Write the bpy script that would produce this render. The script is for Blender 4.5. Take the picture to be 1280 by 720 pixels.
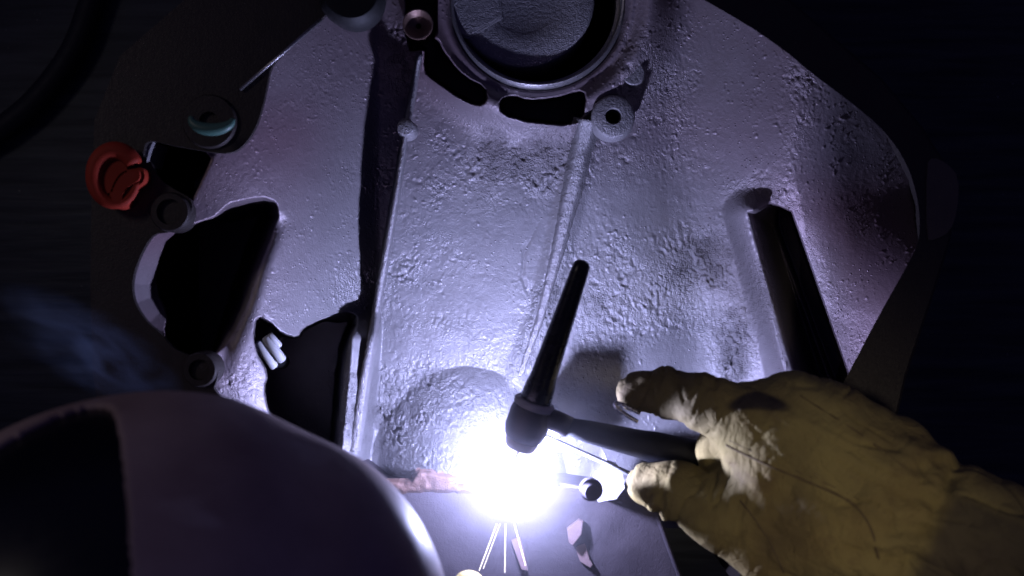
import bpy, bmesh, math
import numpy as np
from mathutils import Vector, Matrix
from mathutils.bvhtree import BVHTree

sc = bpy.context.scene
for o in list(bpy.data.objects):
    bpy.data.objects.remove(o, do_unlink=True)
C = sc.collection

# ------------------------------------------------------------------ camera, world, lights, exposure
D = 0.56                      # camera height over the back wall of the casting (m)
S = 0.52 / 1280               # metres per picture unit on that wall
ARC = (637, 589, 0.080)       # the welding arc

def P(px, py, z=0.0):
    k = (D - z) / D
    return Vector(((px - 640) * S * k, (360 - py) * S * k, z))
def RR(r, z):
    return r * S * (D - z) / D

cam_d = bpy.data.cameras.new('camera')
cam = bpy.data.objects.new('camera', cam_d); C.objects.link(cam)
cam.location = (0, 0, D)
cam_d.sensor_width = 36; cam_d.lens = 36 * D / 0.52
cam_d.clip_start = 0.01; cam_d.clip_end = 20
cam_d.dof.use_dof = True; cam_d.dof.focus_distance = D - 0.02; cam_d.dof.aperture_fstop = 7.5
sc.camera = cam

w = bpy.data.worlds.new('World'); sc.world = w; w.use_nodes = True
bg = w.node_tree.nodes['Background']
bg.inputs['Color'].default_value = (0.30, 0.28, 1.0, 1); bg.inputs['Strength'].default_value = 0.036

def area(name, loc, target, size, power, col, spread=180):
    l = bpy.data.lights.new(name, 'AREA'); l.shape = 'DISK'; l.size = size; l.energy = power
    l.color = col; l.spread = math.radians(spread)
    o = bpy.data.objects.new(name, l); C.objects.link(o); o.location = loc
    o.rotation_euler = (Vector(target) - Vector(loc)).to_track_quat('-Z', 'Y').to_euler()
    return o
# added dim fill light beside the camera, narrowed to the glove
area('glove_fill', (0.20, -0.16, 0.62), tuple(P(1040, 650, 0.12)), 0.10, 0.0054, (1.0, 0.86, 0.64), 20)
# added dim fill light from the left for flange, bench and helmet
area('left_fill', (-0.55, 0.25, 0.55), tuple(P(100, 400, 0.08)), 0.15, 0.022, (1.0, 0.88, 0.85), 56)

sc.view_settings.view_transform = 'Standard'; sc.view_settings.look = 'None'
sc.view_settings.exposure = 0; sc.view_settings.gamma = 1
cy = sc.cycles
cy.use_denoising = True
cy.max_bounces = 4; cy.diffuse_bounces = 0; cy.glossy_bounces = 1; cy.volume_bounces = 0
cy.caustics_reflective = False; cy.caustics_refractive = False
cy.sample_clamp_indirect = 4; cy.volume_step_rate = 2.0

# ------------------------------------------------------------------ materials
class NT:
    def __init__(s, name):
        s.m = bpy.data.materials.new(name); s.m.use_nodes = True
        s.t = s.m.node_tree; s.n = s.t.nodes; s.b = s.n['Principled BSDF']; s.out = s.n['Material Output']
        tc = s.n.new('ShaderNodeTexCoord'); s.co = tc.outputs['Object']
    def link(s, a, b): s.t.links.new(a, b)
    def noise(s, scale, detail=3, rough=0.55, dist=0.0, co=None):
        x = s.n.new('ShaderNodeTexNoise'); x.inputs['Scale'].default_value = scale
        x.inputs['Detail'].default_value = detail; x.inputs['Roughness'].default_value = rough
        x.inputs['Distortion'].default_value = dist; s.link(co or s.co, x.inputs['Vector']); return x.outputs['Fac']
    def voro(s, scale, feat='F1', co=None):
        x = s.n.new('ShaderNodeTexVoronoi'); x.feature = feat; x.inputs['Scale'].default_value = scale
        s.link(co or s.co, x.inputs['Vector']); return x.outputs['Distance']
    def ramp(s, fac, stops):
        x = s.n.new('ShaderNodeValToRGB'); e = x.color_ramp.elements
        while len(e) < len(stops): e.new(0.5)
        for i, (p, c) in enumerate(stops):
            e[i].position = p; e[i].color = (c, c, c, 1) if isinstance(c, (int, float)) else (*c, 1)
        s.link(fac, x.inputs['Fac']); return x.outputs['Color']
    def math(s, op, a, b=None, clamp=False):
        x = s.n.new('ShaderNodeMath'); x.operation = op; x.use_clamp = clamp
        for i, v in enumerate((a, b)):
            if v is None: continue
            if isinstance(v, (int, float)): x.inputs[i].default_value = v
            else: s.link(v, x.inputs[i])
        return x.outputs[0]
    def scale(s, v, co=None):
        x = s.n.new('ShaderNodeMapping'); x.inputs['Scale'].default_value = v
        s.link(co or s.co, x.inputs['Vector']); return x.outputs[0]
    def attr(s, name):
        x = s.n.new('ShaderNodeAttribute'); x.attribute_name = name; return x.outputs['Fac']
    def mix(s, f, a, b):
        x = s.n.new('ShaderNodeMix'); x.data_type = 'RGBA'
        if isinstance(f, (int, float)): x.inputs[0].default_value = f
        else: s.link(f, x.inputs[0])
        for i, v in ((6, a), (7, b)):
            if isinstance(v, tuple): x.inputs[i].default_value = (*v, 1)
            else: s.link(v, x.inputs[i])
        return x.outputs[2]
    def bump(s, h, strength, dist, normal=None):
        x = s.n.new('ShaderNodeBump'); x.inputs['Distance'].default_value = dist
        if isinstance(strength, (int, float)): x.inputs['Strength'].default_value = strength
        else: s.link(strength, x.inputs['Strength'])
        s.link(h, x.inputs['Height'])
        if normal is not None: s.link(normal, x.inputs['Normal'])
        return x.outputs[0]
    def set(s, color=None, rough=None, metal=None, normal=None, spec=None):
        for k, v in (('Base Color', color), ('Roughness', rough), ('Metallic', metal), ('Normal', normal), ('Specular IOR Level', spec)):
            if v is None: continue
            if isinstance(v, tuple): s.b.inputs[k].default_value = (*v, 1)
            elif isinstance(v, (int, float)): s.b.inputs[k].default_value = v
            else: s.link(v, s.b.inputs[k])
        return s.m

M = {}
def cast_mat(name, base, metal=0.3, rough=0.43, attr=True, const=0.25):
    t = NT(name)
    big = t.noise(22, 3); mid = t.noise(120, 4)
    col = t.mix(t.ramp(big, [(0.3, 0.0), (0.7, 1.0)]), tuple(c * 0.92 for c in base), tuple(min(1, c * 1.06) for c in base))
    col = t.mix(t.ramp(mid, [(0.45, 0.0), (0.75, 0.35)]), col, tuple(c * 0.6 for c in base))
    r = t.attr('rough') if attr else None
    if attr:
        col = t.mix(t.attr('outer_tint'), col, (0.27, 0.175, 0.20))
        g1 = t.math('MULTIPLY', t.ramp(t.voro(330), [(0.0, 1.0), (0.10, 0.0)]), t.ramp(t.noise(40, 3), [(0.45, 0.0), (0.6, 1.0)]))
        col = t.mix(g1, col, (0.95, 0.93, 0.95))
    fine = t.noise(1500, 2, 0.5, 0.4)
    lump = t.ramp(t.noise(500, 3, 0.5, 0.5), [(0.34, 0.0), (0.58, 1.0)])
    stretch = t.noise(560, 2, 0.5, 0.5, t.scale((1.0, 0.22, 1.0)))
    h = t.math('ADD', t.math('MULTIPLY', fine, 0.7), t.math('MULTIPLY', lump, 0.28))
    h = t.math('ADD', h, t.math('MULTIPLY', stretch, 0.6))
    pits = t.ramp(t.voro(170), [(0.0, 0.0), (0.16, 1.0)])
    if r is not None:
        st = t.math('ADD', t.math('MULTIPLY', r, t.ramp(t.noise(150, 5, 0.65), [(0.32, 0.25), (0.64, 1.2)])), 0.02, True)
    else:
        st = const
    n1 = t.bump(h, st, 0.0030)
    spk = t.voro(420)
    n2 = t.bump(t.ramp(spk, [(0.0, 1.0), (0.22, 0.0)]), t.math('MULTIPLY', t.ramp(t.noise(60, 2), [(0.40, 0.0), (0.62, 1.0)]), 0.5 if attr else 0.1), 0.0014, n1)
    n3 = t.bump(t.noise(1300, 3, 0.6), 0.25, 0.0006, n2)
    rg = t.math('ADD', t.math('MULTIPLY', t.noise(700, 2), 0.3), rough - 0.15)
    return t.set(col, rg, metal, n3)
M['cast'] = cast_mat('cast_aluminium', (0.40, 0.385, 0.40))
M['cast_part'] = cast_mat('cast_aluminium_part', (0.42, 0.40, 0.415), attr=False, const=0.4)
M['machined'] = cast_mat('machined_aluminium', (0.45, 0.43, 0.44), 0.7, 0.32, False, 0.06)
M['flange'] = cast_mat('dark_flange_face', (0.045, 0.036, 0.034), 0.2, 0.55, False, 0.08)  # flange faces and outer wall, much darker than the inner wall
M['lug'] = cast_mat('tan_lug', (0.16, 0.13, 0.10), 0.2, 0.6, False, 0.08)
M['copper'] = cast_mat('copper_bush', (0.34, 0.22, 0.18), 0.6, 0.45, False, 0.1)
M['plate'] = cast_mat('scaled_plate', (0.17, 0.145, 0.165), 0.3, 0.5, False, 0.16)
M['burnt'] = cast_mat('burnt_edge', (0.22, 0.13, 0.10), 0.2, 0.6, False, 0.3)
M['chip'] = cast_mat('pinkish_offcut', (0.36, 0.25, 0.24), 0.4, 0.45, False, 0.1)

def plain(name, col, rough, metal=0.0, bscale=0, bst=0.0, bd=0.0005, vary=0.25, spec=None):
    t = NT(name)
    c = t.mix(t.noise(60 if not bscale else bscale * 0.25, 4), tuple(x * (1 - vary) for x in col), tuple(min(1, x * (1 + vary)) for x in col))
    n = t.bump(t.noise(bscale, 3), bst, bd) if bscale else None
    r = t.math('ADD', t.math('MULTIPLY', t.noise(220, 3), 0.22), rough - 0.11)
    return t.set(c, r, metal, n, spec)
M['cap'] = plain('black_phenolic', (0.012, 0.011, 0.016), 0.28, 0, 300, 0.08)
M['head'] = plain('torch_rubber', (0.06, 0.048, 0.06), 0.5, 0, 400, 0.2)
M['ring'] = plain('pale_insulator', (0.8, 0.74, 0.76), 0.45, 0, 400, 0.15)
M['cup'] = plain('ceramic_cup', (0.62, 0.45, 0.40), 0.5, 0, 400, 0.1)
M['handle'] = plain('torch_grip', (0.010, 0.010, 0.016), 0.75, 0, 500, 0.3)
M['knob'] = plain('dull_knob', (0.22, 0.19, 0.24), 0.7, 0, 400, 0.3)
M['steel'] = plain('bright_steel', (0.6, 0.58, 0.6), 0.25, 0.9, 500, 0.1)
M['rod'] = plain('filler_wire', (0.85, 0.84, 0.86), 0.45, 0.0, 500, 0.1)
M['red'] = plain('red_plastic', (0.40, 0.03, 0.008), 0.75, 0, 150, 0.15)
M['green'] = plain('green_fitting', (0.10, 0.22, 0.17), 0.4, 0, 150, 0.15)
M['black'] = plain('black_rubber', (0.012, 0.013, 0.014), 0.6, 0, 200, 0.2)
M['shell'] = plain('helmet_shell', (0.42, 0.29, 0.27), 0.6, 0, 90, 0.06, 0.001, 0.35)
def shell_mat():
    t = NT('helmet_shell')
    col = t.mix(t.ramp(t.noise(26, 4, 0.6), [(0.3, 0.0), (0.7, 1.0)]), (0.46, 0.32, 0.30), (0.66, 0.49, 0.45))
    col = t.mix(t.ramp(t.noise(34, 2, 0.4, 0.6, t.scale((1.0, 2.2, 1.0))), [(0.62, 0.0), (0.74, 0.6)]), col, (0.75, 0.62, 0.58))
    col = t.mix(t.ramp(t.voro(55), [(0.0, 1.0), (0.06, 0.0)]), col, (0.12, 0.09, 0.09))
    n = t.bump(t.noise(420, 3, 0.6, 0.5, t.scale((0.25, 1.0, 1.0))), 0.15, 0.0005)
    return t.set(col, t.ramp(t.noise(45, 4), [(0.3, 0.45), (0.7, 0.75)]), 0.0, n)
M['shell'] = shell_mat()
M['visor'] = plain('black_visor', (0.004, 0.005, 0.010), 0.35, 0, 0)
M['sleeve'] = plain('sleeve_cloth', (0.55, 0.47, 0.50), 0.9, 0, 700, 0.5)
M['stitch'] = plain('glove_thread', (0.26, 0.19, 0.09), 0.9, 0, 900, 0.3)

def bench_mat():
    t = NT('bench_steel')
    s1 = t.noise(90, 5, 0.6, 0.3, t.scale((0.12, 1.6, 1.0)))
    spk = t.ramp(t.voro(150), [(0.0, 1.0), (0.09, 0.0)])
    msk = t.ramp(t.noise(14, 3), [(0.52, 0.0), (0.66, 1.0)])
    col = t.mix(t.ramp(s1, [(0.35, 0.0), (0.75, 1.0)]), (0.02, 0.024, 0.03), (0.075, 0.085, 0.09))
    col = t.mix(t.math('MULTIPLY', spk, msk), col, (0.6, 0.58, 0.5))
    return t.set(col, 0.5, 0.3, t.bump(s1, 0.35, 0.001))
M['bench'] = bench_mat()

def leather():
    t = NT('glove_leather')
    big = t.noise(28, 4, 0.6); fine = t.noise(420, 4, 0.65)
    col = t.mix(t.ramp(big, [(0.3, 0.0), (0.72, 1.0)]), (0.39, 0.29, 0.11), (0.56, 0.46, 0.17))
    col = t.mix(t.ramp(t.noise(75, 5, 0.7), [(0.55, 0.0), (0.8, 0.7)]), col, (0.22, 0.145, 0.075))
    soot_shade = t.attr('soot_shade')
    col = t.mix(soot_shade, col, (0.075, 0.062, 0.062))
    wr = t.noise(95, 4, 0.6, 1.2, t.scale((1.0, 0.5, 1.0)))
    n1 = t.bump(wr, 0.6, 0.0024)
    cr = t.ramp(t.voro(210, 'DISTANCE_TO_EDGE'), [(0.0, 0.0), (0.10, 1.0)])
    n2 = t.bump(cr, 0.22, 0.0006, n1)
    n3 = t.bump(fine, 0.4, 0.0005, n2)
    return t.set(col, 0.82, 0.0, n3, 0.3)
M['leather'] = leather()

def emit(name, col, strength):
    m = bpy.data.materials.new(name); m.use_nodes = True; nt = m.node_tree; nt.nodes.clear()
    e = nt.nodes.new('ShaderNodeEmission'); e.inputs[0].default_value = (*col, 1); e.inputs[1].default_value = strength
    o = nt.nodes.new('ShaderNodeOutputMaterial'); nt.links.new(e.outputs[0], o.inputs['Surface']); return m
ARC_COL = (0.505, 0.54, 1.0)
M['arc'] = emit('arc_plasma', ARC_COL, 2850)
M['spark'] = emit('spark_glow', (1.0, 0.93, 1.0), 3.0)

# ------------------------------------------------------------------ helpers
def tag(o, label, cat, group=None):
    o['label'] = label; o['category'] = cat
    if group: o['group'] = group
    return o
def thing(name, loc, label, cat, group=None):
    o = bpy.data.objects.new(name, None); C.objects.link(o); o.location = loc; o.empty_display_size = 0.02
    return tag(o, label, cat, group)
def link_mesh(name, me, mat, parent=None, smooth=True):
    o = bpy.data.objects.new(name, me); C.objects.link(o)
    if mat is not None: me.materials.append(mat)
    if smooth: me.polygons.foreach_set('use_smooth', [True] * len(me.polygons))
    if parent is not None:
        o.parent = parent
        o.matrix_parent_inverse = Matrix.Translation(-parent.location)
    return o
def pyobj(name, verts, faces, mat, parent=None, smooth=True):
    me = bpy.data.meshes.new(name); me.from_pydata([tuple(v) for v in verts], [], faces); me.update()
    return link_mesh(name, me, mat, parent, smooth)
def bmobj(name, bm, mat, parent=None, smooth=False):
    bmesh.ops.recalc_face_normals(bm, faces=bm.faces)
    me = bpy.data.meshes.new(name); bm.to_mesh(me); bm.free()
    return link_mesh(name, me, mat, parent, smooth)
def sharp(o, deg=35):
    for e in o.data.edges: pass
    o.data.set_sharp_from_angle(angle=math.radians(deg)); return o

def tube(name, pts, radii, mat, parent=None, n=20, closed=False, flat=1.0, up=None):
    pts = [Vector(p) for p in pts]; N = len(pts)
    if isinstance(radii, (int, float)): radii = [radii] * N
    verts, faces = [], []; ref = Vector(up) if up else Vector((0.13, 0.21, 0.97)).normalized()
    for i in range(N):
        if closed: t = pts[(i + 1) % N] - pts[i - 1]
        else: t = pts[min(i + 1, N - 1)] - pts[max(i - 1, 0)]
        if t.length < 1e-9: t = Vector((0, 0, 1))
        t.normalize()
        a = ref - t * ref.dot(t)
        if a.length < 1e-3: a = Vector((1, 0, 0)) - t * t.x
        a.normalize(); b = t.cross(a)
        for k in range(n):
            th = 2 * math.pi * k / n
            verts.append(pts[i] + (a * math.cos(th) * flat + b * math.sin(th)) * radii[i])
    m = N if closed else N - 1
    for i in range(m):
        for k in range(n):
            j = (i + 1) % N
            faces.append((i * n + k, i * n + (k + 1) % n, j * n + (k + 1) % n, j * n + k))
    if not closed:
        faces.append(tuple(reversed(range(n)))); faces.append(tuple(range((N - 1) * n, N * n)))
    return pyobj(name, verts, faces, mat, parent)

def lathe(name, base, axis, prof, mat, parent=None, n=40):
    """prof: (distance along the axis, radius)"""
    base = Vector(base); axis = Vector(axis).normalized()
    a = Vector((1, 0, 0)) - axis * axis.x
    if a.length < 1e-3: a = Vector((0, 1, 0)) - axis * axis.y
    a.normalize(); b = axis.cross(a)
    verts, faces = [], []
    for (t, r) in prof:
        for k in range(n):
            th = 2 * math.pi * k / n
            verts.append(base + axis * t + (a * math.cos(th) + b * math.sin(th)) * max(r, 1e-5))
    for i in range(len(prof) - 1):
        for k in range(n):
            faces.append((i * n + k, i * n + (k + 1) % n, (i + 1) * n + (k + 1) % n, (i + 1) * n + k))
    if prof[0][1] > 1e-4: faces.append(tuple(reversed(range(n))))
    if prof[-1][1] > 1e-4: faces.append(tuple(range((len(prof) - 1) * n, len(prof) * n)))
    return sharp(pyobj(name, verts, faces, mat, parent), 40)

def smooth01(t):
    t = np.clip(t, 0, 1); return t * t * (3 - 2 * t)
def seg_dist(X, Y, a, b):
    ax, ay = a; bx, by = b; dx, dy = bx - ax, by - ay
    t = np.clip(((X - ax) * dx + (Y - ay) * dy) / (dx * dx + dy * dy + 1e-12), 0, 1)
    return np.hypot(X - ax - t * dx, Y - ay - t * dy), t
def poly_sd(X, Y, poly):
    """signed distance, positive inside"""
    d = np.full(X.shape, 1e9); ins = np.zeros(X.shape, bool); n = len(poly)
    for i in range(n):
        a, b = poly[i], poly[(i + 1) % n]
        d = np.minimum(d, seg_dist(X, Y, a, b)[0])
        c = ((a[1] > Y) != (b[1] > Y)) & (X < (b[0] - a[0]) * (Y - a[1]) / (b[1] - a[1] + 1e-12) + a[0])
        ins ^= c
    return np.where(ins, d, -d)
def polyline_d(X, Y, pts):
    d = np.full(X.shape, 1e9); tt = np.zeros(X.shape); n = len(pts) - 1
    for i in range(n):
        e, t = seg_dist(X, Y, pts[i], pts[i + 1]); m = e < d
        d = np.where(m, e, d); tt = np.where(m, (i + t) / n, tt)
    return d, tt
def chaikin(p, it=2, closed=True):
    for _ in range(it):
        q = []
        n = len(p)
        for i in range(n if closed else n - 1):
            a, b = p[i], p[(i + 1) % n]
            q.append((a[0] * .75 + b[0] * .25, a[1] * .75 + b[1] * .25)); q.append((a[0] * .25 + b[0] * .75, a[1] * .25 + b[1] * .75))
        p = q if closed else [p[0]] + q + [p[-1]]
    return p
rng = np.random.default_rng(7)
def vnoise(X, Y, scale, seed):
    """smooth value noise, about -1..1"""
    r = np.random.default_rng(seed); T = r.uniform(-1, 1, (256, 256))
    u, v = X / scale, Y / scale
    i, j = np.floor(u).astype(int), np.floor(v).astype(int)
    f, g = smooth01(u - i), smooth01(v - j)
    a, b = T[i % 256, j % 256], T[(i + 1) % 256, j % 256]; c, d = T[i % 256, (j + 1) % 256], T[(i + 1) % 256, (j + 1) % 256]
    return (a * (1 - f) + b * f) * (1 - g) + (c * (1 - f) + d * f) * g

# ------------------------------------------------------------------ the casting's inner wall
BORE = (672, -2)
WIN_A = chaikin([(212, 293), (270, 271), (325, 257), (340, 262), (328, 290), (312, 330), (298, 375), (284, 405), (272, 430), (262, 452), (240, 455), (215, 440), (205, 418), (211, 392), (196, 362), (196, 332)], 1)
WIN_B = chaikin([(321, 395), (338, 405), (352, 418), (372, 423), (379, 410), (400, 401), (428, 396), (445, 398), (430, 430), (424, 470), (420, 520), (412, 575), (380, 570), (346, 535), (334, 505), (330, 485), (336, 468), (322, 440), (318, 420)], 1)
SLOT_A = chaikin([(532, 50), (545, 46), (560, 75), (580, 97), (606, 110), (608, 126), (598, 132), (575, 122), (545, 102), (530, 88)], 1)
SLOT_B = chaikin([(625, 125), (640, 120), (660, 127), (690, 124), (722, 114), (732, 118), (728, 150), (700, 156), (660, 151), (628, 143)], 1)
GAP = [(508, -30), (545, -30), (545, 40), (536, 62), (514, 62), (508, 40)]
NOTCH = [(180, 176), (245, 182), (262, 198), (250, 225), (240, 248), (225, 245), (205, 232), (188, 205)]
LUG_ARC = [(192, 290), (172, 325), (164, 355), (168, 380), (185, 405), (206, 422)]
RIB1 = [(526, 62), (508, 160), (494, 250), (480, 330), (466, 410), (452, 490), (440, 565)]
RIB2 = [(735, 150), (716, 235), (697, 315), (676, 395), (650, 470)]

FL_OUT = [(960, 790), (1060, 680), (1110, 560), (1130, 470), (1160, 380), (1185, 300), (1192, 250), (1185, 215), (1150, 160), (1100, 100), (1030, 40), (960, -20), (880, -90), (780, -170), (680, -215), (560, -190), (440, -130), (330, -60), (230, 0), (150, 70), (118, 150), (114, 260), (113, 360), (116, 470), (140, 600), (200, 720)]
def wall_z(X, Y, ribs=True):
    X = np.asarray(X, float); Y = np.asarray(Y, float)
    tl = np.clip((475 - X) / 185, 0, 1.8)
    z = 0.0775 * np.tanh(1.2 * tl ** 1.35)
    up = 1 - smooth01((Y - 230) / 170)                     # 1 in the upper part, 0 in the lower
    crease = 1000 + 8 * np.sin(Y / 40)
    zr_up = 0.042 * smooth01((X - 830) / (crease + 60 - 830)) ** 1.0
    zr_up = np.where(X > crease, np.minimum(zr_up, 0.042) , zr_up)
    zr_up = zr_up - 0.00008 * np.clip(X - crease, 0, 300)
    zr_lo = 0.030 * smooth01((X - 850) / 190) + 0.040 * np.clip((X - 1000) / 150, 0, 1.3)
    z = z + up * zr_up + (1 - up) * zr_lo
    z = z + 0.028 * np.clip((400 - Y) / 450, 0, 1.4) ** 1.3
    z = z + 0.0006 * vnoise(X, Y, 110, 3) + 0.00015 * vnoise(X, Y, 23, 4)
    # swell round the bore
    r = np.hypot(X - BORE[0], Y - BORE[1])
    z = z + 0.015 * np.exp(-((r - 142) / 26) ** 2) * (Y > -60)
    z = z + 0.004 * np.exp(-((r - 116) / 7) ** 2)
    # rounded foot of the long rib
    d, t = polyline_d(X, Y, [(452, 400), (446, 480), (436, 580)])
    z = z + 0.021 * (1 - smooth01((d - 8) / 20)) * smooth01((Y - 385) / 40)
    # lump above the long rib
    z = z + 0.002 * np.exp(-(((X - 497) / 17) ** 2 + ((Y - 66) / 20) ** 2))
    # gusset on the right
    d, t = polyline_d(X, Y, [(936, 268), (962, 365), (994, 490)])
    z = z + 0.013 * (1 - smooth01((d - 4) / 30))
    k = poly_sd(X, Y, [(932, 264), (962, 252), (990, 264), (1061, 466), (1061, 500), (1000, 500), (970, 400), (944, 310)])
    z = z - 0.040 * smooth01(k / (4 + 34 * smooth01((0.36 * (Y - 260) + 966 - X) / 20 + .5)))
    # domed foot where the weld is laid
    q = np.hypot((X - 582) / 131, (Y - 640) / 182)
    z = z + np.where(q < 1, 0.052 * (1 - q) + 0.0003 * vnoise(X, Y, 7, 71) * smooth01((1 - q) / .1), 0)
    # low rib 2: swollen root
    d, t = polyline_d(X, Y, RIB2)
    z = z + 0.0022 * (1 - smooth01((d - 6) / 16))
    dg, tg = polyline_d(X + 3 * vnoise(X, Y, 12, 91), Y, [(680, 262), (656, 310), (653, 345), (664, 372), (661, 420), (648, 462)])
    z = z - 0.0005 * np.exp(-(dg / 2.6) ** 2) * smooth01(tg / .2)
    # lug arc on the left, its inside falling steeply from the flange
    d, t = polyline_d(X, Y, LUG_ARC)
    m = smooth01((232 - X) / 14) * smooth01((Y - 280) / 12) * smooth01((428 - Y) / 8)
    z = z * (1 - m) + m * (0.079 - 0.0011 * d)
    z = z - 0.05 * smooth01((Y - 604) / 8)
    # openings
    def sink(z, poly, depth, wid=3.0):
        k = smooth01((poly_sd(X, Y, poly) + 0.9 * vnoise(X, Y, 15, 81)) / wid + 0.5); return z * (1 - k) + depth * k
    z = z - 0.050 * smooth01((poly_sd(X, Y, WIN_A) + 40) / 75) ** 1.9 * smooth01((X - 268) / 26) * smooth01((Y - 262) / 30)
    wa = 3 + 22 * smooth01((X - 262) / 30)
    z = sink(z, WIN_A, -0.055, wa)
    wb = 3 + 9 * smooth01((X - 405) / 20)
    z = sink(z, WIN_B, -0.06, wb)
    z = sink(z, SLOT_A, -0.03, 4); z = sink(z, SLOT_B, -0.03, 4)
    z = sink(z, GAP, -0.03, 4); z = sink(z, NOTCH, -0.03, 4)
    k = smooth01((108 - r) / 3 + 0.5); z = z * (1 - k) - 0.028 * k
    return np.minimum(z, 0.0785)

def rough_map(X, Y):
    g = lambda cx, cy, sx, sy, a: a * np.exp(-(((X - cx) / sx) ** 2 + ((Y - cy) / sy) ** 2))
    v = 0.03 + g(640, 200, 120, 45, .75) + g(860, 345, 95, 60, .6) + g(930, 370, 40, 60, .4) + g(495, 75, 30, 40, .9) + g(820, 100, 50, 80, .5)
    v += g(545, 545, 95, 90, 1.3) + g(440, 380, 25, 50, .5) + g(1000, 130, 25, 60, .55) + g(945, 240, 30, 18, .6) + g(920, 445, 22, 40, .7)
    v += g(530, 360, 50, 110, .3) + g(445, 500, 25, 60, .35) + g(740, 390, 60, 60, .45) + g(285, 490, 25, 30, .4) + g(400, 150, 40, 100, .18)
    v += np.exp(-(polyline_d(X, Y, RIB2)[0] / 18) ** 2) * .5
    v *= 0.75 + 0.6 * vnoise(X, Y, 34, 9)
    v *= 1.15
    return np.clip(v, 0, 1)

def wall_fine(X, Y):
    """the wall with its cast grain: pits and grains a millimetre or two across"""
    z = wall_z(X, Y); r = rough_map(X, Y)
    r = r * np.clip(0.35 + 1.1 * (vnoise(X, Y, 19, 101) + .6 * vnoise(X, Y, 8, 102)), 0.09, 1.5) + 0.03
    xw, yw = X + 2 * vnoise(X, Y, 9, 103), Y + 2 * vnoise(X, Y, 9, 104)
    n = 0.00075 * vnoise(xw, yw * .8, 2.8, 105) + 0.0007 * vnoise(xw, yw * .7, 4.3, 106) + 0.0002 * vnoise(xw, yw, 9, 107)
    n = n - 0.0026 * np.clip(vnoise(xw, yw * .8, 3.6, 108) - .35, 0, 1)
    g = 0.0050 * np.clip(vnoise(X, Y, 2.6, 109) - .70, 0, 1) * np.clip(vnoise(X, Y, 40, 110) + .6, 0, 1)
    deep = z < -0.02
    return z + np.where(deep, 0, r * n + g * .6)
housing = thing('bell_housing', P(672, 200, -0.10), 'large cast aluminium bell housing lying open side up, round bore, ribs and windows inside', 'casting')
def grid_mesh(name, x0, x1, y0, y1, step, zf, mat, parent, keep=None, rough=None):
    xs = np.arange(x0, x1 + .01, step); ys = np.arange(y0, y1 + .01, step)
    X, Y = np.meshgrid(xs, ys); Z = zf(X, Y); K = (D - Z) / D
    V = np.stack([(X - 640) * S * K, (360 - Y) * S * K, Z], -1).reshape(-1, 3)
    ny, nx = X.shape; idx = np.arange(nx * ny).reshape(ny, nx)
    F = np.stack([idx[:-1, :-1], idx[1:, :-1], idx[1:, 1:], idx[:-1, 1:]], -1).reshape(-1, 4)
    if keep is not None:
        kk = keep(X, Y); kq = (kk[:-1, :-1] & kk[1:, :-1] & kk[1:, 1:] & kk[:-1, 1:]).reshape(-1); F = F[kq]
    me = bpy.data.meshes.new(name); me.vertices.add(len(V)); me.vertices.foreach_set('co', V.astype(np.float32).reshape(-1))
    me.loops.add(F.size); me.loops.foreach_set('vertex_index', F.astype(np.int32).reshape(-1))
    me.polygons.add(len(F)); me.polygons.foreach_set('loop_start', np.arange(0, F.size, 4, dtype=np.int32)); me.update(calc_edges=True)
    if rough is not None:
        st_ = np.clip(smooth01((np.hypot((X - 640) / 1.1, Y - 470) - 190) / 260) * (0.75 + 0.35 * vnoise(X, Y, 90, 51)), 0, 1)  # darker pink tint, growing outward from the lower middle of the wall
        a = me.attributes.new('outer_tint', 'FLOAT', 'POINT'); a.data.foreach_set('value', st_.reshape(-1).astype(np.float32))
        a = me.attributes.new('rough', 'FLOAT', 'POINT'); a.data.foreach_set('value', rough(X, Y).reshape(-1).astype(np.float32))
    return link_mesh(name, me, mat, parent)
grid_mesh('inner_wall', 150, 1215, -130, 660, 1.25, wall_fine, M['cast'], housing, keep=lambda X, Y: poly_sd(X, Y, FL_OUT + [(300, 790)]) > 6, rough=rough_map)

# the flange: its front face towards the camera, open to the bottom
FL_IN = [(300, 720), (345, 640), (420, 560), (345, 533), (290, 510), (266, 487), (270, 478), (274, 462), (262, 448), (240, 446), (215, 436), (203, 418), (185, 405), (168, 380), (164, 355), (172, 325), (190, 292), (207, 291),
         (226, 284), (238, 270), (241, 256), (236, 246), (216, 236), (196, 222), (188, 200), (181, 205), (178, 190), (184, 174), (215, 182), (245, 187), (268, 191), (286, 192), (301, 186), (318, 164), (328, 135), (334, 105), (339, 80), (368, 52), (401, 25), (450, -25), (540, -110),
         (680, -150), (790, -100), (862, -10), (905, 14), (945, 38), (985, 66), (1012, 90), (1060, 125), (1105, 162), (1135, 205), (1149, 255), (1150, 300), (1138, 325), (1098, 395), (1060, 468), (1010, 560), (960, 660), (900, 760)]
ZF = 0.0855
def prism(name, px, ztop, zbot, mat, parent, bev=0.0, zpx=None):
    bm = bmesh.new(); vs = []
    for p in px:
        v = P(p[0], p[1], zpx if zpx is not None else ztop); vs.append(bm.verts.new((v.x, v.y, ztop)))
    f = bm.faces.new(vs); bm.normal_update()
    r = bmesh.ops.extrude_face_region(bm, geom=[f])
    bmesh.ops.translate(bm, vec=(0, 0, zbot - ztop), verts=[g for g in r['geom'] if isinstance(g, bmesh.types.BMVert)])
    bmesh.ops.recalc_face_normals(bm, faces=bm.faces)
    if bev:
        es = [e for e in bm.edges if all(abs(v.co.z - ztop) < 1e-6 for v in e.verts)]
        bmesh.ops.bevel(bm, geom=es, offset=bev, segments=2, affect='EDGES', clamp_overlap=True)
    big = [f for f in bm.faces if len(f.verts) > 4]
    bmesh.ops.triangulate(bm, faces=big)
    return bmobj(name, bm, mat, parent)
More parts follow.
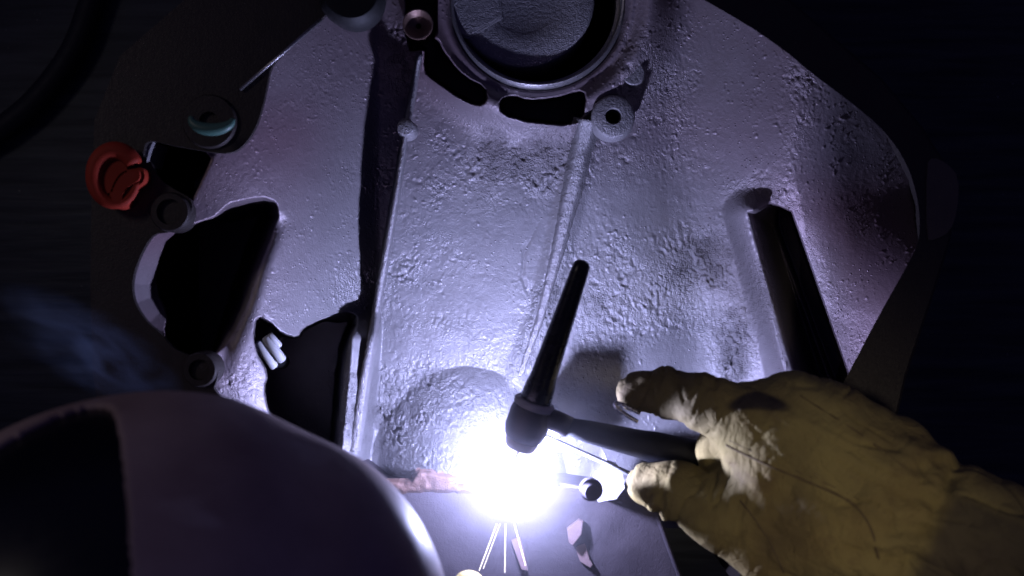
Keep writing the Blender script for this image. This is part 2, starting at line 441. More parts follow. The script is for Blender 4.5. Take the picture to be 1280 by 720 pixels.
fl = prism('flange', chaikin(FL_IN, 2, False) + FL_OUT, ZF, 0.0825, M['flange'], housing)
for v in fl.data.vertices:                                  # undercut edge on the right-hand side
    if v.co.z < 0.084 and v.co.x > 0.05:
        v.co.x *= 1.012; v.co.y *= 1.012
# outer body of the casting, down to the bench
ow = [P(x, y, 0.079) for x, y in FL_OUT]
vv = [v for v in ow] + [Vector((v.x * 0.93, v.y * 0.93 + 0.005, -0.108)) for v in ow]
nn = len(ow)
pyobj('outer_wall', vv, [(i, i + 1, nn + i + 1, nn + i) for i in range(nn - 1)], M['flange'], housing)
# bright machined edge of the flange, upper left
e0, e1 = P(300, 112, 0.087), P(402, 24, 0.087)
tube('machined_edge', [e0, e0.lerp(e1, .5) + Vector((0.0006, 0.0004, 0)), e1], [RR(2.2, .08), RR(2.0, .08), RR(2.6, .08)], M['machined'], housing, 8)

def flange_hole_boss(px, py, r, rh, mat):
    z = ZF + 0.001
    o = lathe('bolt_boss', P(px, py, z) + Vector((0, 0, -0.012)), (0, 0, 1), [(0, RR(r, z)), (0.012, RR(r, z)), (0.0135, RR(r - 2, z)), (0.0135, RR(rh, z)), (0.002, RR(rh * .9, z)), (0.002, 0)], mat, housing)
    return o
flange_hole_boss(213, 265, 25, 16, M['flange'])
flange_hole_boss(250, 462, 22, 13, M['flange'])
flange_hole_boss(262, 152, 34, 12, M['flange'])

# mounting lug on the right edge
prism('mounting_lug', chaikin([(1158, 205), (1166, 196), (1184, 204), (1199, 222), (1197, 262), (1188, 290), (1168, 300), (1158, 300)], 1), 0.0859, 0.080, M['lug'], housing)

# small lit boss at the left notch
lathe('pilot_boss', P(262, 236, 0.045), Vector((0.5, 0.1, 1)), [(0, RR(20, .06)), (0.012, RR(19, .06)), (0.016, RR(15, .06)), (0.0175, RR(8, .06)), (0.018, 0)], M['cast_part'], housing)
prism('notch_edge', [(178, 192), (184, 174), (191, 177), (186, 190), (182, 206)], 0.082, 0.06, M['cast_part'], housing)

# ribs
def rib(name, path, wpx, hts, mat, seed, wob=1.0):
    pts = []
    n = 90
    seg = np.linspace(0, len(path) - 1, n)
    xs = np.interp(seg, range(len(path)), [p[0] for p in path]); ys = np.interp(seg, range(len(path)), [p[1] for p in path])
    for _ in range(6):
        xs[1:-1] = (xs[:-2] + xs[1:-1] * 2 + xs[2:]) / 4
    r = np.random.default_rng(seed)
    dx, dy = np.gradient(xs), np.gradient(ys); L = np.hypot(dx, dy); nx_, ny_ = -dy / L, dx / L
    verts, faces = [], []
    tt = np.linspace(0, 1, n)
    W = np.interp(tt, np.linspace(0, 1, len(wpx)), wpx); H = np.interp(tt, np.linspace(0, 1, len(hts)), hts)
    for i in range(n):
        zb = float(wall_z(np.array([xs[i]]), np.array([ys[i]]))[0])
        prof = [(-1.6, -0.004), (-1.0, 0.15 * H[i]), (-0.72, 0.85 * H[i]), (-0.4, H[i]), (0.4, H[i]), (0.72, 0.85 * H[i]), (1.0, 0.15 * H[i]), (1.6, -0.004)]
        for (u, h) in prof:
            j = r.normal(0, .5 * wob, 2)
            x, y = xs[i] + nx_[i] * (u * W[i] / 2 + j[0]), ys[i] + ny_[i] * (u * W[i] / 2 + j[0])
            verts.append(P(x, y, zb + h + (r.normal(0, 0.0003 * wob) if h > 0 else 0)))
    m = 8
    for i in range(n - 1):
        for k in range(m - 1):
            faces.append((i * m + k, i * m + k + 1, (i + 1) * m + k + 1, (i + 1) * m + k))
    faces.append(tuple(range(m))); faces.append(tuple(reversed(range((n - 1) * m, n * m))))
    o = pyobj(name, verts, faces, mat, housing)
    bm = bmesh.new(); bm.from_mesh(o.data); bmesh.ops.recalc_face_normals(bm, faces=bm.faces); bm.to_mesh(o.data); bm.free()
    return o
prism('shadow_block', [(673, 520), (702, 520), (702, 566), (673, 566)], 0.050, -0.01, M['cast_part'], housing, 0.001, 0.050)  # added block hidden under the torch to cast the square wall shadow
rib('rib', RIB1, [7, 8, 9, 10, 11, 12, 13], [0.005, 0.022, 0.025, 0.022, 0.011, 0.003, 0.001], M['cast_part'], 2, .6)
rib('rib', RIB2, [24, 22, 15, 10, 6], [0.006, 0.005, 0.0035, 0.002, 0.001], M['cast_part'], 5, 0.8)

def wz(px, py): return float(wall_z(np.array([px]), np.array([py]))[0])
def boss(name, px, py, r, h, mat, hole=0, lip=2, zb=None, deep=0.012):
    zb = wz(px, py) if zb is None else zb
    zt = zb + h
    prof = [(-0.006, RR(r + 2, zt)), (h - 0.0012, RR(r, zt)), (h - 0.0003, RR(r - lip * .4, zt)), (h, RR(r - lip, zt))]
    if hole: prof += [(h, RR(hole + 1, zt)), (h - 0.001, RR(hole, zt)), (h - deep, RR(hole, zt)), (h - deep, 0)]
    else: prof += [(h, 0)]
    b = P(px, py, zt); return lathe(name, (b.x, b.y, zb), (0, 0, 1), prof, mat, housing)
boss('rib_boss', 507, 159, 11, 0.008, M['cast_part'], zb=wz(520, 159) + 0.016)
boss('threaded_boss', 767, 145, 27, 0.006, M['cast_part'], 9.5, 3, zb=wz(775, 118))
boss('ejector_mark', 792, 92, 14, 0.0006, M['cast_part'], 0, 1)
# copper coloured countersunk bush near the top
zt = 0.034; b = P(522, 30, zt)
lathe('bush', (b.x, b.y, zt - 0.03), (0, 0, 1), [(0, RR(9, zt)), (0.020, RR(10, zt)), (0.028, RR(19, zt)), (0.030, RR(19, zt)), (0.030, RR(17.5, zt)), (0.0265, RR(8, zt)), (0.0255, RR(3.5, zt)), (0.012, RR(3, zt)), (0.012, 0)], M['copper'], housing)
# bore: machined lip and sleeve, floor disc
zt = wz(672, 118) + 0.003; b = P(*BORE, zt); R1 = RR(113, zt); R2 = RR(105, zt)
lathe('bore_ring', (b.x, b.y, zt - 0.034), (0, 0, 1), [(0, R1), (0.031, R1), (0.0325, R1 - 0.0006), (0.034, R2 + 0.0012), (0.0335, R2 + 0.0003), (0.032, R2), (0.026, R2 - 0.0004), (0.0255, R2 - 0.0018), (0, R2 - 0.0018)], M['machined'], housing, 96)
zp = zt - 0.0045; b = P(654, -6, zp)
lathe('bore_plug', (b.x, b.y, zp - 0.027), (0, 0, 1), [(0, RR(90, zp)), (0.025, RR(90, zp)), (0.0265, RR(88, zp)), (0.027, RR(85, zp)), (0.027, RR(50, zp)), (0.0266, RR(48, zp)), (0.0266, 0)], M['cast_part'], housing, 64)
bl = [(560, 40), (585, 48), (628, 22), (622, -40), (560, -60)]
prism('bore_web', bl, zt - 0.0025, -0.03, M['cast_part'], housing, 0.001)

# ------------------------------------------------------------------ the plate under the weld
plate = thing('backing_plate', P(650, 690, -0.1), 'scaled purple grey metal plate sloping below the weld, brown burnt upper edge', 'plate')
def plate_z(X, Y):
    return 0.040 - 0.00014 * (Y - 600) - 0.00003 * np.abs(X - 660) + 0.0006 * vnoise(X, Y, 30, 12)
PLATE = [(415, 560), (455, 590), (480, 604), (515, 604), (523, 592), (560, 596), (600, 600), (700, 606), (780, 618), (818, 636), (834, 680), (852, 728), (880, 800), (880, 830), (400, 830)]
grid_mesh('plate', 396, 900, 560, 830, 2.0, plate_z, M['plate'], plate, keep=lambda X, Y: poly_sd(X, Y, PLATE) > 0)
ev = [P(x, y, float(plate_z(np.array([x]), np.array([y]))[0])) for x, y in PLATE]
nn = len(ev); vv = ev + [Vector((v.x, v.y, -0.105)) for v in ev]
pyobj('plate_side', vv, [(i, (i + 1) % nn, nn + (i + 1) % nn, nn + i) for i in range(nn)], M['plate'], plate, False)
tube('plate_edge', [P(x, y, float(plate_z(np.array([x]), np.array([y]))[0]) - 0.0006) for x, y in ((700, 606), (780, 618), (818, 636), (834, 680), (852, 728), (880, 800))], RR(3.2, .03), M['plate'], plate, 10)
EDGE = [(452, 584), (478, 597), (512, 597), (516, 588), (524, 584), (560, 591), (600, 593), (650, 596), (650, 619), (590, 621), (540, 619), (500, 621), (470, 612), (450, 600)]
grid_mesh('burnt_edge', 446, 656, 580, 626, 1.5, lambda X, Y: plate_z(X, Y) + 0.0022 + 0.0008 * vnoise(X, Y, 7, 41) - 0.004 * smooth01((8 - poly_sd(X, Y, EDGE)) / 8), M['burnt'], plate, keep=lambda X, Y: poly_sd(X, Y, EDGE) + 2.0 * vnoise(X, Y, 6, 40) > 0)

# ------------------------------------------------------------------ bench (the surface it all stands on)
bm = bmesh.new()
bmesh.ops.create_grid(bm, x_segments=40, y_segments=40, size=1.4)
bench = bmobj('workbench', bm, M['bench']); bench.location.z = -0.109
bench['kind'] = 'structure'; bench['label'] = 'dark scratched steel workbench top with bright specks'

cbl = tube('cable', [P(x, y, -0.100) for x, y in chaikin([(135, -60), (112, 10), (95, 60), (60, 110), (20, 150), (-60, 200)], 3, False)], RR(15, -.1), M['black'], None, 16)
tag(cbl, 'black cable lying across the dark bench behind the casting', 'cable')

# ------------------------------------------------------------------ welding arc, sparks, fume
arc_c = P(*ARC)
bm = bmesh.new(); bmesh.ops.create_icosphere(bm, subdivisions=2, radius=0.0036)
for v in bm.verts: v.co = v.co + arc_c
arc = bmobj('welding_arc', bm, M['arc'], smooth=True); tag(arc, 'blinding white welding arc under the torch cup', 'arc')
for i, (a, b_, r) in enumerate([((621, 655), (599, 713), .8), ((625, 655), (604, 711), .55), ((632, 655), (631, 716), .7), ((643, 655), (657, 707), .9)]):
    z0, z1 = 0.072, 0.085
    s = tube('spark', [P(*a, z0), P(*b_, z1)], [RR(r, z0), RR(r * .6, z1)], M['spark'], None, 6)
    tag(s, ('thin white spark streak slanting down towards the helmet', 'thin white spark streak slanting down towards the helmet', 'thin white spark streak falling straight down from the arc', 'thin white spark streak pointing at the pale metal sliver')[i], 'spark', 'sparks under the arc')

def fume_mat():
    m = bpy.data.materials.new('weld_fume'); m.use_nodes = True; nt = m.node_tree; nt.nodes.clear()
    N = nt.nodes.new; L = nt.links.new
    out = N('ShaderNodeOutputMaterial'); sca = N('ShaderNodeVolumeScatter'); sca.inputs['Color'].default_value = (0.93, 0.92, 1, 1)
    sca.inputs['Anisotropy'].default_value = 0.0
    geo = N('ShaderNodeNewGeometry'); sub = N('ShaderNodeVectorMath'); sub.operation = 'SUBTRACT'; sub.inputs[1].default_value = arc_c
    L(geo.outputs['Position'], sub.inputs[0]); ln = N('ShaderNodeVectorMath'); ln.operation = 'LENGTH'; L(sub.outputs[0], ln.inputs[0])
    mr = N('ShaderNodeMapRange'); mr.inputs['From Min'].default_value = 0.0; mr.inputs['From Max'].default_value = 0.092
    mr.inputs['To Min'].default_value = 1; mr.inputs['To Max'].default_value = 0; L(ln.outputs['Value'], mr.inputs['Value'])
    pw = N('ShaderNodeMath'); pw.operation = 'POWER'; pw.inputs[1].default_value = 3.6; L(mr.outputs[0], pw.inputs[0])
    ns = N('ShaderNodeTexNoise'); ns.inputs['Scale'].default_value = 22; ns.inputs['Detail'].default_value = 3; L(geo.outputs['Position'], ns.inputs['Vector'])
    a = N('ShaderNodeMath'); a.operation = 'MULTIPLY'; L(pw.outputs[0], a.inputs[0]); L(ns.outputs['Fac'], a.inputs[1])
    b = N('ShaderNodeMath'); b.operation = 'MULTIPLY'; b.inputs[1].default_value = 17.0; L(a.outputs[0], b.inputs[0])
    L(b.outputs[0], sca.inputs['Density']); L(sca.outputs[0], out.inputs['Volume']); return m
bm = bmesh.new(); bmesh.ops.create_icosphere(bm, subdivisions=3, radius=0.13)
for v in bm.verts: v.co = v.co + arc_c
fume = bmobj('weld_fume', bm, fume_mat(), smooth=True)
fume['kind'] = 'stuff'; fume['label'] = 'bluish welding fume glowing round the arc'; fume['category'] = 'smoke'

def smoke_mat():
    m = bpy.data.materials.new('drifting_smoke'); m.use_nodes = True; nt = m.node_tree; nt.nodes.clear()
    N = nt.nodes.new; L = nt.links.new
    out = N('ShaderNodeOutputMaterial'); sca = N('ShaderNodeVolumeScatter'); sca.inputs['Color'].default_value = (0.45, 0.6, 1, 1)
    tc = N('ShaderNodeTexCoord'); ln = N('ShaderNodeVectorMath'); ln.operation = 'LENGTH'; L(tc.outputs['Object'], ln.inputs[0])
    mr = N('ShaderNodeMapRange'); mr.inputs['From Min'].default_value = 0.2; mr.inputs['From Max'].default_value = 1.0
    mr.inputs['To Min'].default_value = 1; mr.inputs['To Max'].default_value = 0; L(ln.outputs['Value'], mr.inputs['Value'])
    ns = N('ShaderNodeTexNoise'); ns.inputs['Scale'].default_value = 1.5; ns.inputs['Detail'].default_value = 2; ns.inputs['Distortion'].default_value = 1.0; L(tc.outputs['Object'], ns.inputs['Vector'])
    rp_ = N('ShaderNodeMapRange'); rp_.inputs['From Min'].default_value = 0.42; rp_.inputs['From Max'].default_value = 0.75; L(ns.outputs['Fac'], rp_.inputs['Value'])
    a = N('ShaderNodeMath'); a.operation = 'MULTIPLY'; L(mr.outputs[0], a.inputs[0]); L(rp_.outputs[0], a.inputs[1])
    b = N('ShaderNodeMath'); b.operation = 'MULTIPLY'; b.inputs[1].default_value = 30.0; L(a.outputs[0], b.inputs[0])
    L(b.outputs[0], sca.inputs['Density']); L(sca.outputs[0], out.inputs['Volume']); return m
bm = bmesh.new(); bmesh.ops.create_icosphere(bm, subdivisions=3, radius=1.0)
smoke = bmobj('smoke', bm, smoke_mat(), smooth=True); smoke.location = P(105, 432, 0.112); smoke.scale = (0.046, 0.017, 0.016)
smoke.rotation_euler.z = -0.5
smoke['kind'] = 'stuff'; smoke['label'] = 'thin wisps of bluish smoke drifting over the flange'; smoke['category'] = 'smoke'

# ------------------------------------------------------------------ TIG torch
torch = thing('welding_torch', P(667, 515, 0.085), 'black welding torch with long back cap, tilted over the arc, held by the glove', 'torch')
T0, T1 = P(645, 572, 0.088), P(729, 326, 0.104)
ax = (T1 - T0); TL = ax.length; ax.normalize()
def at(t): return T0 + ax * (TL * t)
rp = lambda r, t: RR(r, 0.088 + 0.016 * t)
lathe('nozzle', at(0.05), ax, [(0, rp(17, 0)), (0.001, rp(19, 0)), (TL * .05, rp(22, .1)), (TL * .05, rp(12, .1)), (0.001, rp(11, 0))], M['cup'], torch)
tube('electrode', [at(-0.05), at(0.12)], [0.0003, 0.0012], M['steel'], torch, 10)
head = lathe('torch_head', at(0.09), ax, [(0, rp(19, .1)), (TL * .02, rp(24, .1)), (TL * .06, rp(27, .1)), (TL * .14, rp(27, .2)), (TL * .175, rp(25, .2)), (TL * .185, rp(20, .2)), (TL * .19, 0)], M['head'], torch)
lathe('insulator_ring', at(0.255), ax, [(0, rp(20, .2)), (0.0012, rp(26, .2)), (TL * .035, rp(26, .2)), (TL * .045, rp(23, .2)), (TL * .045, rp(12, .2))], M['ring'], head)
lathe('back_cap', at(0.285), ax, [(0, rp(18, .3)), (TL * .03, rp(20, .3)), (TL * .10, rp(18.5, .4)), (TL * .13, rp(17, .45)), (TL * .4, rp(14, .6)), (TL * .66, rp(11.5, .95)), (TL * .695, rp(10.5, 1)), (TL * .71, rp(8, 1)), (TL * .717, rp(4, 1)), (TL * .718, 0)], M['cap'], torch)
H0, HM, H1 = P(704, 532, 0.094), P(800, 555, 0.083), P(930, 585, 0.078)
tube('neck', [P(668, 514, 0.092), P(688, 523, 0.093), P(712, 534, 0.094)], 0.0045, M['head'], torch, 14)
hp = [H0, H0.lerp(HM, .3), H0.lerp(HM, .62), HM, HM.lerp(H1, .12), HM.lerp(H1, .4), HM.lerp(H1, .7), H1]
handle = tube('handle', hp, [RR(r, .09) for r in (11, 14, 16, 18, 20, 21, 22, 22)], M['handle'], torch, 28)
cp = [(797, 527), (783, 519), (771, 510), (768, 504), (774, 503), (788, 510), (800, 517)]
tube('switch_clip', [P(x, y, 0.092) for x, y in chaikin(cp, 2, False)], RR(2.6, .1), M['steel'], handle, 8)
lathe('knob', P(736, 607, 0.090), Vector((0.1, -0.1, 1)), [(0, RR(8, .08)), (0.003, RR(13, .08)), (0.007, RR(14, .08)), (0.008, RR(11, .08)), (0.011, RR(10, .08)), (0.0115, 0)], M['knob'], torch, 24)

# bright aluminium lug lit by the arc, beside the thumb
bm = bmesh.new()
lugpx = [(744, 590), (752, 582), (755, 566), (762, 584), (778, 592), (781, 610), (770, 624), (748, 628), (738, 612)]
top = [bm.verts.new(P(x, y, 0.046 + 0.0004 * (x - 740))) for x, y in lugpx]; bot = [bm.verts.new((v.co.x, v.co.y, 0.03)) for v in top]
bm.faces.new(top)
for i in range(len(top)): bm.faces.new((top[i], top[(i + 1) % len(top)], bot[(i + 1) % len(top)], bot[i]))
bmobj('lug', bm, M['cast_part'], plate)
# filler rod
fr = tube('filler_rod', [P(666, 538, 0.070), P(676, 543, 0.070), P(715, 560, 0.072), P(756, 578, 0.075), P(830, 612, 0.080)], [RR(1.5, .08), RR(3.4, .08), RR(3.2, .08), RR(3.2, .08), RR(3.2, .08)], M['rod'], None, 10)
tag(fr, 'thin shiny filler rod slanting from the thumb to the arc', 'filler rod')

# offcuts on the plate
def chip(poly, z, label, t=0.003):
    o = prism('metal_offcut', poly, z + t, z - 0.01, M['chip'], None, 0.0003); tag(o, label, 'offcut', 'metal offcuts on the plate'); return o
chip([(709, 662), (724, 650), (729, 652), (727, 668), (716, 682), (711, 678)], 0.032, 'pinkish bright pointed metal offcut on the plate')
chip([(719, 684), (731, 676), (737, 700), (741, 706), (738, 710), (725, 702)], 0.024, 'pinkish rectangular metal offcut below the pointed one')
chip([(639, 676), (650, 672), (655, 690), (660, 714), (652, 712)], 0.028, 'thin pale metal sliver lying under the sparks')

# bolt seen in the lower left window
bo = thing('bolt', P(338, 440, 0.03), 'shiny grooved bolt end glowing white in the lower window of the casting', 'bolt')
for (x0, y0, x1, y1, r) in ((321, 427, 344, 460, 5.5), (331, 421, 354, 452, 6.0), (336, 418, 350, 434, 4.5)):
    a0, a1 = P(x0, y0, 0.054), P(x1, y1, 0.052)
    tube('thread', [a0, a0.lerp(a1, .06), a0.lerp(a1, .5), a0.lerp(a1, .94), a1], [RR(r * f, .05) for f in (.6, 1, 1.05, 1, .6)], M['rod'], bo, 12)
tube('shank', [P(338, 440, .046), P(352, 452, .0)], RR(10, .02), M['black'], bo, 20)

# ------------------------------------------------------------------ left-hand background things
knob = thing('clamp_knob', P(145, 222, ZF), 'red plastic clamp knob with a cut-away side on the dark flange', 'knob')
kp = []
for i in range(40):
    th = math.radians(-20 + 320 * i / 39 + 50)
    kp.append(P(145 + 28 * math.cos(th) * .95, 222 - 33 * math.sin(th), ZF + 0.008))
tube('rim', kp, [RR(8.5 + 4 * math.sin(i * .11 + .4), .09) for i in range(40)], M['red'], knob, 12)
prism('web', chaikin([(140, 228), (150, 214), (166, 210), (178, 208), (180, 226), (168, 234), (158, 240), (156, 258), (142, 262), (133, 250)], 2), ZF + 0.010, ZF - 0.002, M['red'], knob, 0.0015)
prism('hub', chaikin([(118, 208), (135, 192), (158, 196), (164, 215), (150, 240), (124, 248)], 2), ZF + 0.0085, ZF - 0.002, M['red'], knob, 0.001)
rg = []
for i in range(24):
    th = math.radians(170 + 190 * i / 23); rg.append(P(265 + 26 * math.cos(th), 148 - 14 * math.sin(th), ZF + 0.017))
hs = tube('hose_ring', rg, [RR(3 + 5 * math.sin(math.pi * i / 23), .1) for i in range(24)], M['green'], None, 12)
tag(hs, 'dull green curved hose ring on the dark flange boss', 'hose')
pk = P(437, -12, 0.10)
pl = lathe('rubber_plug', pk + Vector((0, 0, -0.02)), (0.05, -0.05, 1), [(0, RR(38, .1)), (0.016, RR(43, .1)), (0.022, RR(41, .1)), (0.025, RR(34, .1)), (0.0255, RR(15, .1)), (0.0245, 0)], M['black'])
tag(pl, 'round black rubber plug at the top edge of the casting', 'plug')

# ------------------------------------------------------------------ signed distance helpers for the soft things
def rcone(Pt, a, b, ra, rb):
    a = np.array(a); b = np.array(b); ab = b - a; t = np.clip(((Pt - a) @ ab) / (ab @ ab), 0, 1)
    return np.linalg.norm(Pt - a - t[..., None] * ab, axis=-1) - (ra + (rb - ra) * t)
def smin(a, b, k):
    h = np.clip(0.5 + 0.5 * (b - a) / k, 0, 1); return b * (1 - h) + a * h - k * h * (1 - h)
def surface_nets(F, o, h):
    s = F < 0; nx, ny, nz = F.shape
    cs = [s[i:nx - 1 + i, j:ny - 1 + j, k:nz - 1 + k] for i in (0, 1) for j in (0, 1) for k in (0, 1)]
    tot = sum(c.astype(np.int8) for c in cs); act = (tot > 0) & (tot < 8)
    I = np.argwhere(act); num = np.full(act.shape, -1); num[act] = np.arange(len(I))
    acc = np.zeros((len(I), 3)); cnt = np.zeros(len(I))
    for ax_ in range(3):
        o1, o2 = [a for a in range(3) if a != ax_]
        for u in (0, 1):
            for v in (0, 1):
                p = I.copy(); p[:, o1] += u; p[:, o2] += v; q = p.copy(); q[:, ax_] += 1
                f0, f1 = F[tuple(p.T)], F[tuple(q.T)]; m = (f0 < 0) != (f1 < 0)
                t = np.where(m, f0 / np.where(m, f0 - f1, 1), 0)
                c = p - I + 0.0; c[:, ax_] = t
                acc[m] += c[m]; cnt[m] += 1
    V = (I + acc / cnt[:, None]) * h + o
    Q = []
    for ax_ in range(3):
        o1, o2 = (ax_ + 1) % 3, (ax_ + 2) % 3
        sl0 = [slice(None)] * 3; sl1 = [slice(None)] * 3; sl0[ax_] = slice(0, -1); sl1[ax_] = slice(1, None)
        a_, b_ = s[tuple(sl0)], s[tuple(sl1)]; E = np.argwhere(a_ != b_); flip = a_[tuple(E.T)]
        ok = (E[:, o1] > 0) & (E[:, o2] > 0) & (E[:, o1] < F.shape[o1] - 1) & (E[:, o2] < F.shape[o2] - 1); E, flip = E[ok], flip[ok]
        def cell(d1, d2):
            c = E.copy(); c[:, o1] -= d1; c[:, o2] -= d2; return num[tuple(c.T)]
        q = np.stack([cell(1, 1), cell(0, 1), cell(0, 0), cell(1, 0)], 1)
        q[~flip] = q[~flip][:, ::-1]; Q.append(q)
    return V, np.concatenate(Q)
def chain_sdf(Pt, ch, F=None, k=0.006):
    for (a, b) in zip(ch[:-1], ch[1:]):
        d = rcone(Pt, P(*a[:3]), P(*b[:3]), RR(a[3], a[2]), RR(b[3], b[2]))
        F = d if F is None else smin(F, d, k)
    return F
def sdf_mesh(lo, hi, h, fn):
    lo = np.array(lo); hi = np.array(hi); n = np.ceil((hi - lo) / h).astype(int)
    g = [lo[i] + h * np.arange(n[i]) for i in range(3)]
    Pt = np.stack(np.meshgrid(*g, indexing='ij'), -1)
    return surface_nets(fn(Pt), lo, h)

# ------------------------------------------------------------------ the welder's gloved hands
person = thing('person', P(1040, 620, 0.09), "person's right hand in a worn yellow leather glove gripping the torch, sleeve behind", 'person')
INDEX = [(796, 489, .086, 24), (835, 491, .095, 28), (880, 503, .106, 32), (936, 528, .112, 42)]
THUMB = [(810, 605, .088, 26), (848, 614, .097, 33), (900, 640, .106, 42), (965, 672, .108, 60)]
MIDDLE = [(985, 530, .108, 45), (930, 540, .098, 33), (900, 562, .091, 26), (908, 600, .088, 24)]
RING = [(1030, 545, .106, 45), (985, 565, .096, 33), (940, 590, .090, 25), (950, 625, .088, 22)]
BACK = [[(936, 528, .110, 42), (988, 533, .113, 59), (1042, 558, .116, 64), (1100, 594, .117, 70), (1165, 640, .119, 64)],
        [(965, 640, .106, 70), (1040, 650, .111, 82), (1110, 655, .115, 72), (1165, 650, .119, 66)],
        [(985, 590, .107, 70), (1090, 625, .114, 80)]]
WRIST = [(1165, 645, .119, 66), (1215, 668, .123, 72), (1300, 705, .128, 84), (1400, 750, .132, 95)]
def glove_sdf(Pt):
    F = None
    for c in BACK: F = chain_sdf(Pt, c, F, 0.012)
    F = chain_sdf(Pt, WRIST[:3], F, 0.010)
    f = chain_sdf(Pt, THUMB, None, 0.006); F = smin(F, f, 0.007)
    for c, k in ((INDEX, 0.006), (MIDDLE, 0.003), (RING, 0.003)):
        f = chain_sdf(Pt, c, None, 0.005); F = smin(F, f, k)
    F = F - 0.0004
    return F
lo = P(740, 800, 0.04); lo = (P(760, 360, .10).x, P(640, 900, .1).y, 0.04); hi = (P(1330, 360, .1).x, P(640, 440, .1).y, 0.165)
V, Q = sdf_mesh(lo, hi, 0.0010, glove_sdf)
kz = D / (D - V[:, 2]); VX = 640 + V[:, 0] * kz / S; VY = 360 - V[:, 1] * kz / S
# folds: gathers at the wrist, creases across thumb and index, slack on the back
cen = np.array([P(*p[:3]) for p in (BACK[0][-1],)])[0]
off = V.copy() * 0
Nrm = np.zeros_like(V)
fn_ = np.cross(V[Q[:, 2]] - V[Q[:, 0]], V[Q[:, 3]] - V[Q[:, 1]])
for i in range(4): np.add.at(Nrm, Q[:, i], fn_)
Nrm /= np.linalg.norm(Nrm, axis=1)[:, None] + 1e-12
dirx, diry = 0.90, 0.43
al = (VX - 1150) * dirx + (VY - 635) * diry; ac = -(VX - 1150) * diry + (VY - 635) * dirx
gath = np.exp(-((al - 5) / 48) ** 2)
amp = 0.0014 * gath * np.sin(ac / 6.5 + 1.4 * vnoise(al, ac, 30, 21) + al / 60) + 0.0006 * gath * vnoise(al * .4, ac, 9, 22)
amp -= 0.0022 * np.exp(-((al - 22) / 9) ** 2)
tm = smooth01((960 - VX) / 60) * smooth01((VY - 572) / 15)
u = (VX - 790) * .9 + (VY - 600) * .45
amp += tm * 0.0011 * np.sin(u / 9 + 3.5 * vnoise(VX, VY, 30, 23)) * (0.5 + 0.5 * vnoise(VX, VY, 36, 27)) * smooth01((u - 15) / 30)
im = smooth01((930 - VX) / 40) * smooth01((560 - VY) / 25)
amp += im * 0.0007 * np.sin((VX + .3 * VY) / 8 + 3.5 * vnoise(VX, VY, 26, 24)) * (0.5 + 0.5 * vnoise(VX, VY, 30, 28))
bk = smooth01((VX - 900) / 60) * (1 - gath)
amp += bk * (0.0018 * vnoise((VX + VY * .5) * .42, VY - VX * .45, 26, 25) + 0.0004 * vnoise(VX, VY, 17, 26))
cr1 = vnoise((VX * .9 + VY * .43) * .35, -VX * .43 + VY * .9, 21, 61); cr2 = vnoise((VX * .7 + VY * .7) * .4, -VX * .7 + VY * .7, 27, 62)
wgt = smooth01((VX - 1000) / 120) + 0.35
amp -= 0.0011 * np.exp(-(cr1 / .09) ** 2) * np.clip(wgt, 0, 1) * smooth01((VX - 900) / 60)
amp -= 0.0008 * np.exp(-(cr2 / .08) ** 2) * smooth01((VX - 860) / 60) * 0.6
crf = vnoise(VX * 1.0 + VY * .3, (VY - VX * .3) * .35, 15, 63)
amp -= 0.0009 * np.exp(-(crf / .12) ** 2) * np.maximum(tm, im)
V = V + Nrm * amp[:, None]
soot_shade = np.clip(0.55 * smooth01((935 - VX) / 90) * smooth01((575 - VY) / 60), 0, 1)  # unlit top of the index finger, its shade painted into the colour
pd = np.hypot((VX - 948) / 40, (VY - 505 - 4 * np.sin(VX / 14)) / 12); soot_shade = np.maximum(soot_shade, 0.95 * (1 - smooth01((pd - .75) / .4)))  # dark elongated patch across the knuckle
soot_shade = np.maximum(soot_shade, 0.75 * smooth01((al - 18) / 25) * smooth01((VY - 585 - .42 * (VX - 1160)) / 30))  # darker lower side of the cuff
soot_shade = np.maximum(soot_shade, 0.35 * np.clip(vnoise(VX, VY, 40, 31), 0, 1))
gm = bpy.data.meshes.new('glove'); gm.from_pydata(V.tolist(), [], Q.tolist()); gm.update()
aa = gm.attributes.new('soot_shade', 'FLOAT', 'POINT'); aa.data.foreach_set('value', soot_shade.astype(np.float32))
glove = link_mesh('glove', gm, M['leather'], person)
glove['label'] = 'worn yellow leather glove'
bvh = BVHTree.FromPolygons([tuple(v) for v in V], [tuple(q) for q in Q])
camv = Vector((0, 0, D))
def on_glove(px, py, lift=0.0):
    d = (P(px, py, 0) - camv).normalized(); hit = bvh.ray_cast(camv, d)
    return None if hit[0] is None else hit[0] - d * lift
def seam(path, r=0.0007):
    p = chaikin(path, 3, False); pts = [q for q in (on_glove(x, y, -0.0004) for x, y in p) if q is not None]
    for _ in range(2):
        pts = [pts[0]] + [(pts[i - 1] + pts[i] * 2 + pts[i + 1]) / 4 for i in range(1, len(pts) - 1)] + [pts[-1]]
    tube('seam', pts, r, M['stitch'], glove, 8)
seam([(908, 556), (940, 572), (980, 590), (1030, 610), (1070, 630), (1090, 660), (1098, 700)])
seam([(912, 550), (944, 566), (984, 584), (1034, 604), (1074, 624)], 0.0004)
seam([(1000, 495), (1040, 520), (1090, 552), (1130, 585)], 0.0005)
seam([(925, 625), (945, 650), (965, 680), (980, 715)], 0.0006)
slv = [P(*p[:3]) for p in ((1225, 674, .121), (1280, 697, .124), (1360, 735, .128))]
tube('sleeve', slv, [RR(66, .12), RR(78, .125), RR(95, .13)], M['sleeve'], person, 36)

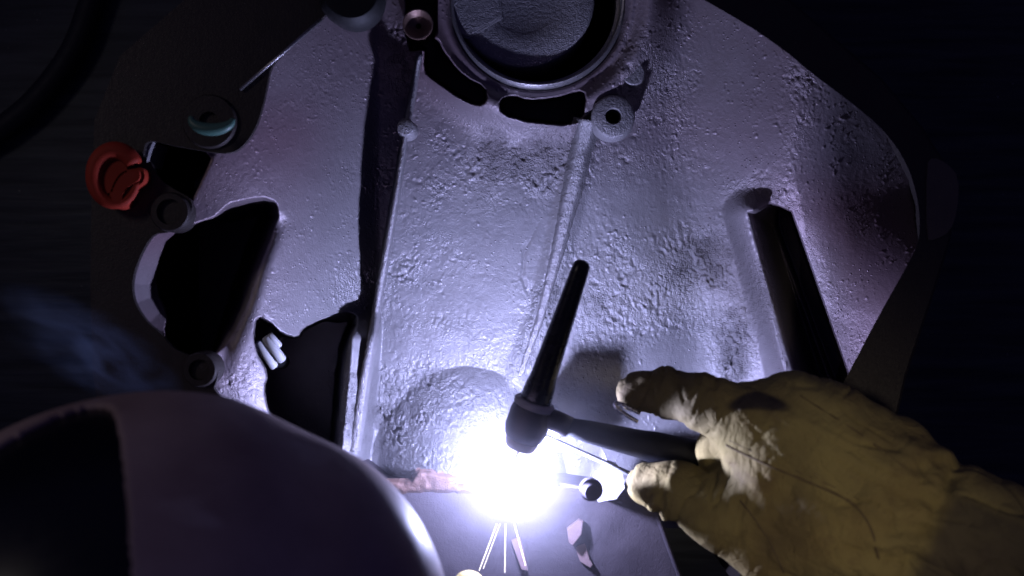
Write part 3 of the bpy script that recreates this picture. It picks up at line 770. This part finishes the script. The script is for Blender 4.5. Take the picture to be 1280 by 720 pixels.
# left hand: only a fingertip shows beside the helmet
LT = [(586, 735, .098, 22), (575, 790, .100, 27), (560, 860, .10, 32), (545, 930, .1, 36)]
lo = (P(470, 360, .1).x, P(640, 980, .1).y, 0.07); hi = (P(650, 360, .1).x, P(640, 690, .1).y, 0.13)
V2, Q2 = sdf_mesh(lo, hi, 0.0013, lambda Pt: chain_sdf(Pt, LT, None, 0.004))
lm = bpy.data.meshes.new('left_glove_finger'); lm.from_pydata(V2.tolist(), [], Q2.tolist()); lm.update()
lg = link_mesh('glove_finger', lm, M['leather'], person)
lg['label'] = 'fingertip of the left glove, lit white'

# ------------------------------------------------------------------ welding helmet, lower left
helmet = thing('welding_helmet', P(200, 800, 0.10), 'dark rounded welding helmet shell with a black visor panel, edge lit by the arc', 'helmet')
HC = (200, 806); HZ = 0.20; hr = (RR(366, HZ), RR(316, HZ), 0.09); hcen = P(*HC, HZ)
VIS = chaikin([(-400, 700), (-60, 590), (0, 553), (60, 521), (105, 506), (136, 504), (146, 530), (151, 570), (157, 640), (164, 740), (170, 900), (-400, 900)], 1)
def ellipsoid(name, mat, parent, scale, keep, nu=220, nv=140):
    u = np.linspace(0, 2 * np.pi, nu); v = np.linspace(-0.45 * np.pi, 0.5 * np.pi, nv)
    U, W_ = np.meshgrid(u, v)
    X = hcen.x + hr[0] * scale * np.cos(W_) * np.cos(U); Y = hcen.y + hr[1] * scale * np.cos(W_) * np.sin(U); Z = hcen.z + hr[2] * scale * np.sin(W_)
    k = D / (D - Z); pxx = 640 + X * k / S
    Y = Y - RR(15, HZ) * np.exp(-((pxx - 385) / 75) ** 2) * (np.sin(U) > 0)
    pxx = 640 + X * k / S; pyy = 360 - Y * k / S
    ok = keep(pxx, pyy, Z)
    idx = np.arange(nu * nv).reshape(nv, nu)
    F = np.stack([idx[:-1, :-1], idx[:-1, 1:], idx[1:, 1:], idx[1:, :-1]], -1).reshape(-1, 4)
    kq = (ok[:-1, :-1] & ok[1:, :-1] & ok[1:, 1:] & ok[:-1, 1:]).reshape(-1)
    me = bpy.data.meshes.new(name); me.from_pydata(np.stack([X, Y, Z], -1).reshape(-1, 3).tolist(), [], F[kq].tolist()); me.update()
    return link_mesh(name, me, mat, parent)
top = lambda Z: Z > HZ - 0.02
sh = ellipsoid('shell', M['shell'], helmet, 1.0, lambda x, y, Z: ~((poly_sd(x, y, VIS) > 0) & top(Z)), 420, 240)
md = sh.modifiers.new('thick', 'SOLIDIFY'); md.thickness = 0.003; md.offset = -1
ellipsoid('visor', M['visor'], helmet, 0.975, lambda x, y, Z: (poly_sd(x, y, VIS) > -14) & top(Z))
